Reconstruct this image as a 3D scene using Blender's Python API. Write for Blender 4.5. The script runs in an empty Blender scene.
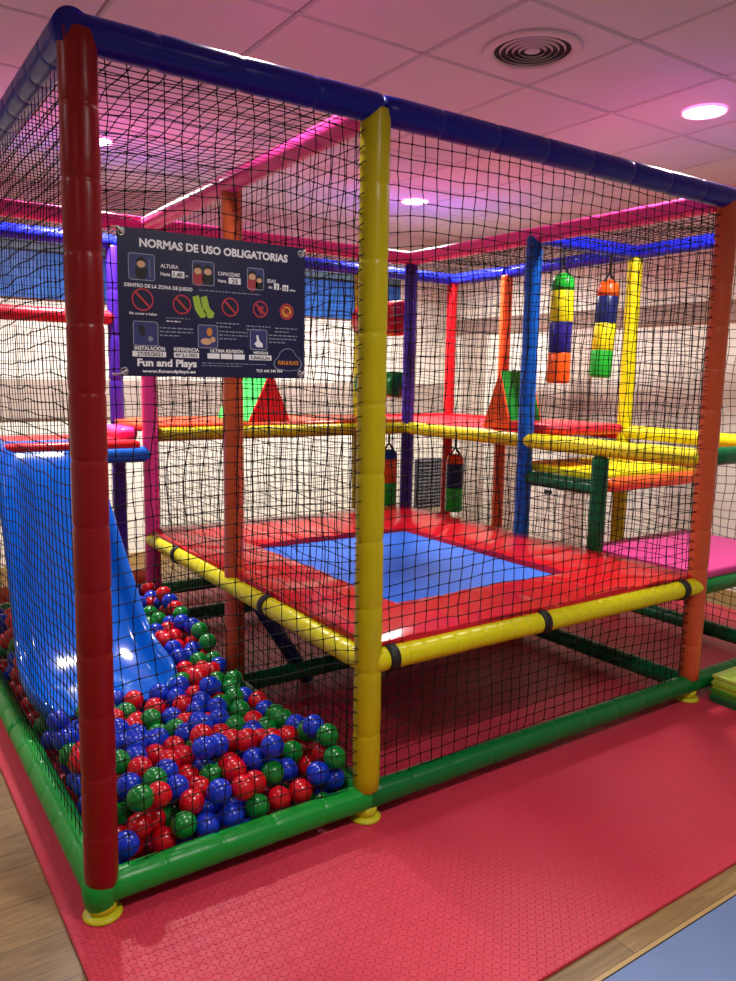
import bpy, bmesh, math, random
from mathutils import Vector, Matrix, noise
R_ = random.Random(7)
SC = bpy.context.scene; COL = SC.collection
PI = math.pi
X1, X2, X3 = 0.932, 2.875, 3.773
XA, XB, XC, XD = .962, .965, 2.855, 2.848   # the rear ends of the second and third post rows
Y1, Y2, Y3 = 1.167, 2.328, 2.969
H = 2.4; ZB = 0.081; ZT = 0.584; ZD = 1.205
CEIL = 2.92; WX = 4.75; WY = 4.2

# ------------------------------------------------------------------ materials
def lin(h):
    h = h.lstrip('#'); c = [int(h[i:i+2], 16)/255 for i in (0, 2, 4)]
    return tuple(((x/12.92) if x <= .04045 else ((x+.055)/1.055)**2.4) for x in c) + (1,)
MATS = {}
def mat(name, col, rough=.4, metal=0, spec=.5, bump=None, emit=None, coat=0, var=0):
    if name in MATS: return MATS[name]
    m = bpy.data.materials.new(name); m.use_nodes = True
    nt = m.node_tree; b = nt.nodes['Principled BSDF']
    c = lin(col) if isinstance(col, str) else col
    b.inputs['Base Color'].default_value = c
    b.inputs['Roughness'].default_value = rough
    b.inputs['Metallic'].default_value = metal
    b.inputs['Specular IOR Level'].default_value = spec
    if coat: b.inputs['Coat Weight'].default_value = coat; b.inputs['Coat Roughness'].default_value = .15
    if emit: b.inputs['Emission Color'].default_value = lin(emit[0]); b.inputs['Emission Strength'].default_value = emit[1]
    if bump or var:
        tc = nt.nodes.new('ShaderNodeTexCoord')
        n = nt.nodes.new('ShaderNodeTexNoise'); n.inputs['Scale'].default_value = (bump or (8, 0))[0]
        n.inputs['Detail'].default_value = 3
        nt.links.new(tc.outputs['Object'], n.inputs['Vector'])
        if bump:
            bp = nt.nodes.new('ShaderNodeBump'); bp.inputs['Strength'].default_value = bump[1]; bp.inputs['Distance'].default_value = .01
            nt.links.new(n.outputs['Fac'], bp.inputs['Height']); nt.links.new(bp.outputs['Normal'], b.inputs['Normal'])
        if var:
            mx = nt.nodes.new('ShaderNodeMix'); mx.data_type = 'RGBA'
            mx.inputs['A'].default_value = tuple(x*(1-var) for x in c[:3])+(1,); mx.inputs['B'].default_value = tuple(min(1, x*(1+var)) for x in c[:3])+(1,)
            nt.links.new(n.outputs['Fac'], mx.inputs['Factor']); nt.links.new(mx.outputs['Result'], b.inputs['Base Color'])
    MATS[name] = m; return m
def vinyl(name, col, rough=.33): return mat('vinyl_'+name, col, rough, bump=(14, .22), spec=.32)
V_RED = vinyl('dark_red', '#85060f'); V_YEL = vinyl('yellow', '#b8ab06'); V_ORG = vinyl('orange', '#c4552f')
V_BLU = vinyl('royal_blue', '#0a0f92', .3); V_SKY = vinyl('sky_blue', '#0558bd'); V_PNK = vinyl('pink', '#f0409a')
V_GRN = vinyl('green', '#036a2d'); V_LGRN = vinyl('bright_green', '#0f8f30'); V_PUR = vinyl('purple', '#41209a')
V_DGRN = vinyl('dark_green', '#046238'); V_BRED = vinyl('bright_red', '#d8121f', .3); V_MPNK = vinyl('mat_pink', '#c93a83', .5)
V_MYEL = vinyl('mat_yellow', '#e6d80c', .45); V_NAVY = vinyl('navy', '#1c2560'); V_LIME = vinyl('lime', '#8fd411')
V_PORG = vinyl('soft_orange', '#f0662f'); V_VRED = vinyl('pad_red', '#c81322', .2)
M_NET = mat('black_net_cord', '#0b0b0d', .7, spec=.2)
M_STRAP = mat('black_webbing', '#0c0c0e', .6)
M_FOOT = mat('yellow_foot_plastic', '#c3c21a', .4)
M_STEEL = mat('zinc_steel', '#b8bcc0', .3, .9)
M_WHITE = mat('white_plastic', '#e8e8e4', .4)
M_BMAT = mat('blue_jump_fabric', '#1f6be0', .6, bump=(180, .15))
M_SLIDE = mat('blue_slide_plastic', '#0557bd', .1, spec=.55)

# ------------------------------------------------------------------ objects
def tag(o, label=None, cat=None, group=None, kind=None):
    if label: o['label'] = label
    if cat: o['category'] = cat
    if group: o['group'] = group
    if kind: o['kind'] = kind
    return o
def thing(name, label, cat, loc=(0, 0, 0), group=None):
    o = bpy.data.objects.new(name, None); COL.objects.link(o); o.location = loc; o.empty_display_size = .05
    return tag(o, label, cat, group)
class MB:
    """collects vertices and faces (with material slots) for ONE mesh"""
    def __init__(s): s.v = []; s.f = []; s.m = []; s.sm = []
    def add(s, vs, fs, mi=0, smooth=True):
        k = len(s.v); s.v += [tuple(p) for p in vs]
        for f in fs: s.f.append(tuple(i+k for i in f)); s.m.append(mi); s.sm.append(smooth)
    def box(s, a, b, mi=0, bev=0):
        x0, y0, z0 = [min(a[i], b[i]) for i in range(3)]; x1, y1, z1 = [max(a[i], b[i]) for i in range(3)]
        if bev:
            bm = bmesh.new(); bmesh.ops.create_cube(bm, size=1)
            for v in bm.verts: v.co = Vector(((x0+x1)/2+v.co.x*(x1-x0), (y0+y1)/2+v.co.y*(y1-y0), (z0+z1)/2+v.co.z*(z1-z0)))
            bmesh.ops.bevel(bm, geom=bm.edges[:], offset=bev, segments=3, affect='EDGES', profile=.5)
            s.bm(bm, mi, True); return
        s.add([(x0, y0, z0), (x1, y0, z0), (x1, y1, z0), (x0, y1, z0), (x0, y0, z1), (x1, y0, z1), (x1, y1, z1), (x0, y1, z1)],
              [(0, 3, 2, 1), (4, 5, 6, 7), (0, 1, 5, 4), (1, 2, 6, 5), (2, 3, 7, 6), (3, 0, 4, 7)], mi, False)
    def bm(s, bm, mi=0, smooth=True):
        bm.verts.index_update()
        s.add([v.co[:] for v in bm.verts], [[v.index for v in f.verts] for f in bm.faces], mi, smooth); bm.free()
    def tube(s, pts, r, n=8, mi=0, cap=True, rad=None, twist=0):
        pts = [Vector(p) for p in pts]; vs = []; fs = []
        up = None
        for i, p in enumerate(pts):
            t = (pts[min(i+1, len(pts)-1)]-pts[max(i-1, 0)]).normalized()
            if up is None: up = t.orthogonal().normalized()
            up = (up-t*up.dot(t)); up = up.normalized() if up.length > 1e-6 else t.orthogonal().normalized()
            b = t.cross(up); rr = rad[i] if rad else r
            for k in range(n):
                a = 2*PI*k/n+twist; vs.append(p+(up*math.cos(a)+b*math.sin(a))*rr)
        for i in range(len(pts)-1):
            for k in range(n):
                fs.append((i*n+k, i*n+(k+1) % n, (i+1)*n+(k+1) % n, (i+1)*n+k))
        if cap: fs.append(tuple(range(n))[::-1]); fs.append(tuple((len(pts)-1)*n+k for k in range(n)))
        s.add(vs, fs, mi)
    def lathe(s, prof, org=(0, 0, 0), n=24, mi=0):
        vs = []; fs = []
        for r, z in prof:
            for k in range(n):
                a = 2*PI*k/n; vs.append((org[0]+r*math.cos(a), org[1]+r*math.sin(a), org[2]+z))
        for i in range(len(prof)-1):
            for k in range(n): fs.append((i*n+k, i*n+(k+1) % n, (i+1)*n+(k+1) % n, (i+1)*n+k))
        s.add(vs, fs, mi)
    def build(s, name, mats, parent=None, label=None):
        me = bpy.data.meshes.new(name); me.from_pydata(s.v, [], s.f)
        for m in (mats if isinstance(mats, (list, tuple)) else [mats]): me.materials.append(m)
        me.polygons.foreach_set('material_index', s.m); me.polygons.foreach_set('use_smooth', s.sm); me.update()
        o = bpy.data.objects.new(name, me); COL.objects.link(o)
        if parent:
            o.parent = parent
            p = parent
            while p.parent: p = p.parent
            if p.type == 'EMPTY' and parent == p: o.matrix_parent_inverse = Matrix.Translation(p.location).inverted()
        if label: o['label'] = label
        return o
def struct(name, mb, m, kind='structure'):
    o = mb.build(name, m); o['kind'] = kind; return o

def padded(mb, p0, p1, r=.045, seam=.2, n=22, mi=0, flap=None, seed=0, round0=True, round1=True, mi2=None, gr=.93):
    """foam padded pipe sleeved in vinyl: bulging lengths between seams, a lacing flap along one side, rounded ends"""
    p0 = Vector(p0); p1 = Vector(p1); d = p1-p0; L = d.length; t = d/L
    ref = Vector((0, 0, 1)) if abs(t.z) < .9 else Vector((0, -1, 0))
    u = (ref-t*ref.dot(t)).normalized(); w = t.cross(u)
    rg = random.Random(seed+int(L*1000)); ns = max(1, round(L/seam)); st = L/ns
    S = []
    if round0:
        for a in (.02, .25, .55, .8): S.append((r*.55*(1-math.cos(a*PI/2))*.9, math.sin(a*PI/2), 0))
    else: S.append((0, 1, 0))
    for j in range(ns):
        for q in (.0, .03, .07, .3, .5, .7, .93, .97):
            if j == 0 and q < .3: continue
            s_ = (j+q)*st
            if s_ <= S[-1][0]: continue
            k = 1.0 if .07 <= q <= .93 else (.975 if q else gr)
            if .07 < q < .93: k = 1.0+.012*rg.random()
            S.append((s_, k, 1 if .07 <= q <= .93 else 0))
    if round1:
        for a in (.8, .55, .25, .02): S.append((L-r*.55*(1-math.cos(a*PI/2))*.9, math.sin(a*PI/2), 0))
    else: S.append((L, 1, 0))
    S = [x for i, x in enumerate(S) if i == 0 or x[0] > S[i-1][0]-1e-9]
    vs = []; fs = []
    for s_, k, inn in S:
        c = p0+t*s_
        for i in range(n):
            a = 2*PI*i/n; f = k
            if flap is not None:
                da = (a-flap+PI) % (2*PI)-PI
                if -.45 < da < .1: f *= 1.05
                if .1 <= da < .3: f *= .97
            f *= 1+.02*noise.noise(Vector((c.x*9+math.cos(a), c.y*9+math.sin(a), c.z*9+seed)))
            vs.append(c+(u*math.cos(a)+w*math.sin(a))*r*f)
    m_ = len(S)
    for i in range(m_-1):
        for k in range(n): fs.append((i*n+k, i*n+(k+1) % n, (i+1)*n+(k+1) % n, (i+1)*n+k))
    fs.append(tuple(range(n))[::-1]); fs.append(tuple((m_-1)*n+k for k in range(n)))
    mb.add(vs, fs, mi)
def bar(name, p0, p1, m, parent, r=.044, label=None, seam=.2, flap=None, seed=0, **k):
    mb = MB(); padded(mb, p0, p1, r, seam, flap=flap, seed=seed, **k); return mb.build(name, m, parent, label)
BALLS = {'r': [(0.501,0.099,0.196),(0.161,0.144,0.145),(0.234,0.120,0.086),(0.632,0.091,0.120),(0.715,0.088,0.124),(0.337,0.142,0.175),(0.518,0.205,0.205),(0.090,0.568,0.196),(0.229,0.147,0.230),(0.610,0.298,0.253),(0.224,0.319,0.242),(0.224,0.195,0.120),(0.390,0.219,0.169),(0.402,0.948,0.212),(0.791,0.327,0.208),(0.549,0.778,0.219),(0.479,0.405,0.260),(0.411,0.402,0.196),(0.318,0.444,0.209),(0.565,0.145,0.173),(0.688,0.944,0.252),(0.103,0.184,0.103),(0.446,0.815,0.218),(0.820,0.212,0.131),(0.855,0.705,0.194),(0.855,0.302,0.156),(0.390,0.315,0.168),(0.341,0.366,0.214),(0.855,0.168,0.195),(0.585,0.371,0.227),(0.402,0.482,0.202),(0.776,1.017,0.241),(0.274,0.786,0.223),(0.701,1.378,0.284),(0.116,0.645,0.190),(0.535,0.284,0.187),(0.701,1.145,0.217),(0.573,0.452,0.220),(0.855,2.108,0.346),(0.849,1.831,0.385),(0.750,0.535,0.197),(0.689,0.257,0.251),(0.855,1.672,0.346),(0.636,0.864,0.213),(0.517,0.657,0.202),(0.678,0.333,0.221),(0.781,1.489,0.259),(0.775,1.570,0.273),(0.823,1.957,0.302),(0.706,1.458,0.273),(0.845,1.402,0.247),(0.850,1.798,0.296),(0.766,1.096,0.220),(0.326,0.725,0.200),(0.703,1.045,0.221),(0.761,1.405,0.233),(0.371,0.811,0.176),(0.855,1.265,0.211),(0.855,1.532,0.239),(0.592,0.627,0.192),(0.711,0.807,0.186),(0.137,0.387,0.156),(0.125,1.275,0.154),(0.085,1.555,0.245),(0.247,1.566,0.233),(0.351,1.627,0.284),(0.273,1.652,0.298),(0.336,1.551,0.216),(0.635,1.355,0.114),(0.405,1.485,0.159),(0.125,1.975,0.315),(0.670,1.471,0.180),(0.605,0.155,0.046),(0.085,1.625,0.167),(0.393,1.719,0.305),(0.085,1.345,0.046),(0.285,2.115,0.293),(0.085,1.415,0.095),(0.577,1.986,0.292),(0.085,1.765,0.307),(0.605,1.415,0.180),(0.085,1.555,0.103),(0.085,0.645,0.046),(0.261,1.743,0.310),(0.184,0.534,0.164),(0.443,1.808,0.311),(0.645,1.765,0.313),(0.466,1.573,0.166),(0.347,1.913,0.310),(0.124,1.445,0.165),(0.708,1.294,0.185),(0.341,2.336,0.283),(0.085,1.065,0.046),(0.167,1.622,0.166),(0.085,1.975,0.223),(0.685,1.555,0.183),(0.085,2.045,0.046),(0.085,1.765,0.046),(0.144,1.855,0.294),(0.224,1.841,0.287),(0.565,1.695,0.228),(0.445,1.835,0.046),(0.823,0.236,0.046),(0.136,2.133,0.298),(0.165,0.225,0.046),(0.213,1.081,0.119),(0.605,1.205,0.113),(0.499,1.336,0.097),(0.740,2.043,0.289)],
'g': [(0.159,0.114,0.257),(0.289,0.088,0.138),(0.548,0.088,0.118),(0.170,0.379,0.255),(0.855,0.088,0.211),(0.855,0.138,0.274),(0.645,0.165,0.177),(0.770,0.251,0.184),(0.243,0.227,0.239),(0.406,0.743,0.208),(0.734,0.627,0.211),(0.456,0.266,0.174),(0.855,1.246,0.292),(0.845,0.460,0.211),(0.855,1.345,0.320),(0.649,0.485,0.222),(0.769,0.757,0.212),(0.764,0.449,0.202),(0.456,0.612,0.205),(0.349,0.888,0.193),(0.294,0.230,0.092),(0.171,0.341,0.085),(0.090,0.716,0.158),(0.777,1.173,0.235),(0.853,0.946,0.209),(0.851,0.542,0.198),(0.695,1.620,0.300),(0.806,0.871,0.201),(0.855,0.282,0.234),(0.855,1.594,0.335),(0.777,1.712,0.287),(0.771,0.944,0.219),(0.758,1.790,0.302),(0.855,1.185,0.222),(0.730,1.863,0.281),(0.406,0.668,0.176),(0.695,0.728,0.208),(0.632,1.000,0.226),(0.477,0.455,0.194),(0.085,0.216,0.179),(0.805,0.085,0.046),(0.205,0.925,0.221),(0.565,1.345,0.165),(0.165,1.555,0.227),(0.086,1.647,0.300),(0.423,1.564,0.238),(0.485,1.625,0.294),(0.420,1.369,0.174),(0.165,1.625,0.283),(0.266,0.867,0.226),(0.300,1.442,0.183),(0.190,1.343,0.160),(0.085,1.135,0.106),(0.485,2.185,0.311),(0.765,0.160,0.046),(0.169,1.767,0.287),(0.645,1.905,0.311),(0.580,2.213,0.293),(0.427,2.350,0.286),(0.085,2.341,0.286),(0.685,2.255,0.288),(0.085,2.325,0.046),(0.485,1.905,0.302),(0.472,2.004,0.289),(0.706,0.224,0.046),(0.085,2.045,0.157),(0.140,2.276,0.286),(0.085,1.205,0.046)],
'b': [(0.102,0.088,0.134),(0.419,0.108,0.202),(0.455,0.088,0.114),(0.366,0.088,0.108),(0.654,0.184,0.266),(0.441,0.291,0.271),(0.785,0.088,0.169),(0.604,0.227,0.212),(0.842,0.218,0.281),(0.090,0.520,0.130),(0.168,0.260,0.227),(0.313,0.216,0.198),(0.855,0.093,0.129),(0.682,0.818,0.261),(0.509,0.331,0.246),(0.235,0.576,0.228),(0.717,0.196,0.153),(0.090,0.794,0.183),(0.090,0.445,0.096),(0.305,0.293,0.221),(0.264,0.493,0.248),(0.467,0.530,0.218),(0.616,0.561,0.227),(0.511,0.480,0.264),(0.336,0.524,0.225),(0.700,1.218,0.254),(0.652,0.665,0.227),(0.338,1.000,0.212),(0.596,0.929,0.238),(0.259,0.684,0.226),(0.487,0.734,0.198),(0.582,0.708,0.213),(0.703,1.299,0.270),(0.855,0.377,0.217),(0.240,0.417,0.234),(0.830,1.518,0.317),(0.555,0.860,0.220),(0.748,1.932,0.322),(0.090,0.345,0.096),(0.629,0.775,0.220),(0.702,1.540,0.285),(0.465,0.348,0.167),(0.847,1.102,0.220),(0.855,1.441,0.315),(0.846,0.623,0.186),(0.688,0.414,0.219),(0.306,0.617,0.219),(0.855,1.753,0.364),(0.815,2.175,0.320),(0.166,0.931,0.147),(0.834,0.797,0.184),(0.384,0.168,0.107),(0.813,1.329,0.234),(0.769,1.261,0.235),(0.855,1.884,0.321),(0.815,1.641,0.281),(0.849,2.034,0.312),(0.379,0.585,0.198),(0.538,0.581,0.226),(0.123,0.861,0.149),(0.723,0.876,0.220),(0.085,0.085,0.046),(0.508,0.085,0.046),(0.085,0.875,0.229),(0.205,0.855,0.173),(0.312,0.143,0.046),(0.218,1.249,0.153),(0.502,0.925,0.229),(0.205,0.715,0.155),(0.365,1.275,0.158),(0.454,1.263,0.157),(0.304,1.358,0.157),(0.525,1.445,0.182),(0.583,1.513,0.242),(0.085,0.245,0.046),(0.563,1.597,0.283),(0.107,1.360,0.165),(0.085,0.995,0.102),(0.254,1.668,0.122),(0.525,1.695,0.312),(0.605,1.674,0.299),(0.365,1.835,0.288),(0.445,0.155,0.046),(0.085,2.045,0.296),(0.179,2.054,0.311),(0.415,2.069,0.303),(0.085,2.199,0.289),(0.857,0.150,0.046),(0.245,2.185,0.311),(0.665,1.649,0.226),(0.090,0.600,0.114),(0.245,2.325,0.311),(0.663,2.338,0.290),(0.425,1.653,0.229),(0.245,1.695,0.218),(0.669,1.261,0.110),(0.217,1.424,0.157),(0.645,2.045,0.306),(0.525,2.115,0.286),(0.565,1.415,0.091),(0.725,2.185,0.303),(0.347,1.999,0.308),(0.536,1.158,0.121),(0.312,1.226,0.106),(0.565,2.325,0.294),(0.513,0.175,0.090),(0.169,1.301,0.089),(0.445,1.765,0.227),(0.267,1.919,0.290),(0.085,1.695,0.221),(0.505,1.646,0.151),(0.790,2.279,0.297),(0.125,0.855,0.046),(0.085,2.115,0.226),(0.749,1.534,0.092),(0.085,1.738,0.152),(0.448,0.234,0.096),(0.085,2.325,0.161),(0.586,1.845,0.284),(0.483,1.863,0.232),(0.102,0.522,0.046),(0.245,2.115,0.217),(0.853,0.325,0.046)],
}
DEEP = {'r': [(0.539,0.514,0.182),(0.139,0.787,0.118),(0.685,2.115,0.291),(0.405,2.185,0.286),(0.285,2.255,0.282),(0.308,1.748,0.223),(0.628,1.770,0.216),(0.836,1.763,0.220),(0.115,1.864,0.219),(0.189,1.932,0.238),(0.608,1.907,0.223),(0.857,1.915,0.239),(0.416,2.001,0.224),(0.514,1.970,0.223),(0.285,2.045,0.232),(0.355,2.101,0.217),(0.805,2.115,0.223),(0.185,2.173,0.246),(0.632,2.188,0.234),(0.791,2.206,0.223),(0.085,2.255,0.220),(0.395,2.253,0.227),(0.827,2.281,0.221),(0.143,2.355,0.223),(0.269,0.349,0.163),(0.205,0.435,0.159),(0.685,0.575,0.157),(0.299,0.665,0.152),(0.565,0.925,0.159),(0.779,1.576,0.172),(0.325,1.625,0.180),(0.365,1.695,0.152),(0.775,1.674,0.160),(0.267,1.764,0.151),(0.748,1.780,0.152),(0.365,1.835,0.170),(0.525,1.835,0.165),(0.792,1.846,0.183),(0.257,1.877,0.151),(0.365,1.975,0.163),(0.463,1.976,0.150),(0.123,2.121,0.150),(0.163,2.214,0.176),(0.376,2.183,0.175),(0.462,2.280,0.177),(0.353,2.343,0.173),(0.565,2.325,0.159),(0.365,0.365,0.094),(0.707,0.464,0.091),(0.387,0.524,0.090),(0.605,0.505,0.095),(0.845,0.505,0.108),(0.365,0.645,0.107),(0.629,0.663,0.112),(0.340,0.731,0.101),(0.228,0.794,0.095),(0.445,0.785,0.114),(0.285,0.925,0.110),(0.496,0.938,0.101),(0.258,1.004,0.118),(0.405,0.995,0.118),(0.655,1.023,0.088),(0.407,1.150,0.121),(0.295,1.436,0.093),(0.752,1.442,0.095),(0.469,1.460,0.110),(0.845,1.485,0.092),(0.274,1.583,0.098),(0.347,1.531,0.103),(0.445,1.625,0.092),(0.602,1.631,0.101),(0.765,1.625,0.090),(0.563,1.723,0.118),(0.668,1.696,0.097),(0.194,1.847,0.094),(0.338,1.844,0.092),(0.805,1.835,0.103),(0.622,1.895,0.106),(0.747,1.901,0.109),(0.707,2.070,0.100),(0.372,2.210,0.088),(0.458,2.171,0.089),(0.445,2.325,0.097),(0.845,0.435,0.046),(0.485,0.505,0.046),(0.308,0.566,0.046),(0.685,0.575,0.046),(0.685,0.715,0.046),(0.775,0.874,0.046),(0.565,0.925,0.046),(0.657,0.937,0.046),(0.857,0.969,0.046),(0.143,1.124,0.046),(0.525,1.117,0.046),(0.845,1.135,0.046),(0.253,1.219,0.046),(0.552,1.206,0.046),(0.735,1.228,0.046),(0.307,1.296,0.046),(0.725,1.345,0.046),(0.365,1.415,0.046),(0.417,1.500,0.046),(0.510,1.514,0.046),(0.662,1.507,0.046),(0.151,1.553,0.046),(0.845,1.555,0.046),(0.085,1.625,0.046),(0.325,1.625,0.046),(0.185,1.768,0.046),(0.594,1.848,0.046),(0.698,1.927,0.046),(0.805,1.905,0.046),(0.380,2.027,0.046),(0.485,2.045,0.046),(0.753,2.023,0.046),(0.765,2.115,0.046),(0.342,2.278,0.046)],
'g': [(0.815,1.043,0.172),(0.685,1.975,0.288),(0.727,1.717,0.222),(0.098,1.782,0.221),(0.365,1.905,0.228),(0.818,1.998,0.216),(0.593,2.056,0.237),(0.723,2.135,0.218),(0.522,2.352,0.226),(0.205,0.295,0.155),(0.283,0.554,0.156),(0.490,1.738,0.159),(0.605,2.115,0.169),(0.285,2.255,0.163),(0.634,2.257,0.184),(0.673,2.352,0.182),(0.583,0.322,0.120),(0.267,0.437,0.089),(0.423,0.451,0.111),(0.552,0.428,0.096),(0.485,0.575,0.110),(0.205,0.645,0.112),(0.485,0.715,0.093),(0.595,0.741,0.094),(0.805,0.715,0.114),(0.794,0.813,0.097),(0.405,0.855,0.090),(0.659,0.869,0.092),(0.790,0.928,0.110),(0.565,0.995,0.103),(0.669,1.111,0.103),(0.469,1.204,0.091),(0.845,1.205,0.101),(0.827,1.290,0.098),(0.205,1.485,0.102),(0.665,1.575,0.099),(0.845,1.625,0.116),(0.365,1.765,0.096),(0.845,1.905,0.121),(0.405,1.960,0.092),(0.658,1.999,0.098),(0.125,2.185,0.089),(0.556,0.231,0.046),(0.496,0.379,0.046),(0.591,0.377,0.046),(0.176,0.604,0.046),(0.769,0.580,0.046),(0.131,0.731,0.046),(0.285,0.855,0.046),(0.857,0.859,0.046),(0.437,1.018,0.046),(0.365,1.135,0.046),(0.565,1.345,0.046),(0.445,1.695,0.046),(0.511,1.746,0.046),(0.580,1.963,0.046),(0.302,2.112,0.046),(0.382,2.133,0.046),(0.565,2.185,0.046),(0.794,2.231,0.046)],
'b': [(0.298,0.312,0.079),(0.565,1.765,0.285),(0.465,2.266,0.292),(0.296,1.857,0.220),(0.773,1.924,0.223),(0.264,1.961,0.217),(0.153,2.064,0.219),(0.689,2.042,0.222),(0.525,2.185,0.224),(0.612,0.411,0.150),(0.452,0.878,0.159),(0.716,0.926,0.151),(0.724,1.210,0.168),(0.736,1.367,0.154),(0.845,1.415,0.160),(0.752,1.480,0.169),(0.587,1.570,0.161),(0.165,1.765,0.160),(0.685,1.835,0.150),(0.170,1.901,0.156),(0.430,1.899,0.152),(0.605,1.975,0.159),(0.712,1.958,0.169),(0.235,2.051,0.158),(0.503,2.075,0.151),(0.300,2.143,0.162),(0.438,2.128,0.164),(0.569,2.188,0.154),(0.754,2.265,0.153),(0.857,2.227,0.164),(0.219,2.348,0.165),(0.605,0.225,0.122),(0.660,0.296,0.091),(0.746,0.308,0.092),(0.760,0.390,0.105),(0.572,0.604,0.113),(0.710,0.669,0.117),(0.845,0.645,0.097),(0.313,0.815,0.117),(0.685,0.785,0.094),(0.565,0.855,0.089),(0.125,1.065,0.119),(0.365,1.065,0.100),(0.452,1.071,0.117),(0.589,1.090,0.096),(0.765,1.065,0.105),(0.273,1.146,0.104),(0.752,1.159,0.102),(0.199,1.179,0.097),(0.565,1.275,0.089),(0.365,1.345,0.092),(0.654,1.438,0.095),(0.595,1.530,0.089),(0.165,1.695,0.091),(0.822,1.718,0.097),(0.618,1.786,0.104),(0.085,1.835,0.096),(0.125,1.927,0.092),(0.525,1.905,0.099),(0.169,2.001,0.095),(0.245,1.975,0.118),(0.543,2.004,0.105),(0.805,1.975,0.098),(0.285,2.045,0.093),(0.379,2.068,0.117),(0.819,2.065,0.092),(0.633,2.107,0.088),(0.220,2.199,0.114),(0.685,2.185,0.093),(0.765,2.185,0.120),(0.845,2.185,0.090),(0.148,2.265,0.088),(0.256,2.275,0.089),(0.565,2.255,0.100),(0.615,2.335,0.095),(0.700,2.308,0.093),(0.791,2.303,0.088),(0.461,0.304,0.046),(0.245,0.365,0.046),(0.184,0.422,0.046),(0.365,0.435,0.046),(0.245,0.505,0.046),(0.775,0.478,0.046),(0.265,0.671,0.046),(0.485,0.645,0.046),(0.857,0.721,0.046),(0.496,0.837,0.046),(0.188,0.934,0.046),(0.342,0.945,0.046),(0.429,0.920,0.046),(0.183,1.018,0.046),(0.765,0.995,0.046),(0.251,1.092,0.046),(0.826,1.051,0.046),(0.445,1.275,0.046),(0.233,1.355,0.046),(0.153,1.405,0.046),(0.449,1.408,0.046),(0.845,1.415,0.046),(0.085,1.485,0.046),(0.536,1.620,0.046),(0.283,1.713,0.046),(0.753,1.694,0.046),(0.722,1.792,0.046),(0.262,1.814,0.046),(0.245,1.905,0.046),(0.221,2.067,0.046),(0.445,2.255,0.046),(0.248,2.351,0.046),(0.543,2.313,0.046)],
}
# ------------------------------------------------------------------ camera
def cam():
    yaw, pi_, r = -0.6008, -0.1472, -0.0182
    fw = Vector((math.sin(-yaw)*math.cos(pi_), math.cos(-yaw)*math.cos(pi_), math.sin(pi_)))
    rt = Vector((math.cos(yaw), math.sin(yaw), 0)); rt = Vector((math.cos(-yaw), -math.sin(-yaw), 0)); up = rt.cross(fw)
    # roll: image axes are turned by r
    rt2 = rt*math.cos(r)-up*math.sin(r); up2 = rt*math.sin(r)+up*math.cos(r)
    c = bpy.data.cameras.new('camera'); o = bpy.data.objects.new('camera', c); COL.objects.link(o)
    M = Matrix((rt2, up2, -fw)).transposed().to_4x4(); M.translation = Vector((-.536, -2.1228, 1.5699)); o.matrix_world = M
    c.sensor_fit = 'HORIZONTAL'; c.sensor_width = 36; c.lens = 773.34/736*36; c.clip_start = .05
    SC.camera = o
cam()

# ------------------------------------------------------------------ the room
def wood_mat():
    m = bpy.data.materials.new('laminate_oak'); m.use_nodes = True; nt = m.node_tree; b = nt.nodes['Principled BSDF']
    tc = nt.nodes.new('ShaderNodeTexCoord'); mp = nt.nodes.new('ShaderNodeMapping'); mp.inputs['Rotation'].default_value[2] = 0
    nt.links.new(tc.outputs['Object'], mp.inputs['Vector'])
    br = nt.nodes.new('ShaderNodeTexBrick'); br.inputs['Scale'].default_value = 1; br.inputs['Brick Width'].default_value = 1.2
    br.inputs['Row Height'].default_value = .19; br.inputs['Mortar Size'].default_value = .0018; br.inputs['Bias'].default_value = 0
    br.inputs['Color1'].default_value = lin('#9c8155'); br.inputs['Color2'].default_value = lin('#8b734d'); br.inputs['Mortar'].default_value = lin('#5c4630')
    nt.links.new(mp.outputs['Vector'], br.inputs['Vector'])
    mp2 = nt.nodes.new('ShaderNodeMapping'); mp2.inputs['Scale'].default_value = (1.6, 14, 1); nt.links.new(tc.outputs['Object'], mp2.inputs['Vector'])
    n = nt.nodes.new('ShaderNodeTexNoise'); n.inputs['Scale'].default_value = 3; n.inputs['Detail'].default_value = 6; n.inputs['Distortion'].default_value = 1.2
    nt.links.new(mp2.outputs['Vector'], n.inputs['Vector'])
    cr = nt.nodes.new('ShaderNodeValToRGB'); cr.color_ramp.elements[0].position = .3; cr.color_ramp.elements[0].color = (.55, .5, .42, 1); cr.color_ramp.elements[1].position = .7; cr.color_ramp.elements[1].color = (1.1, 1.08, 1, 1)
    nt.links.new(n.outputs['Fac'], cr.inputs['Fac'])
    mx = nt.nodes.new('ShaderNodeMix'); mx.data_type = 'RGBA'; mx.blend_type = 'MULTIPLY'; mx.inputs['Factor'].default_value = .8
    nt.links.new(br.outputs['Color'], mx.inputs['A']); nt.links.new(cr.outputs['Color'], mx.inputs['B'])
    nt.links.new(mx.outputs['Result'], b.inputs['Base Color']); b.inputs['Roughness'].default_value = .38
    return m
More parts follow.
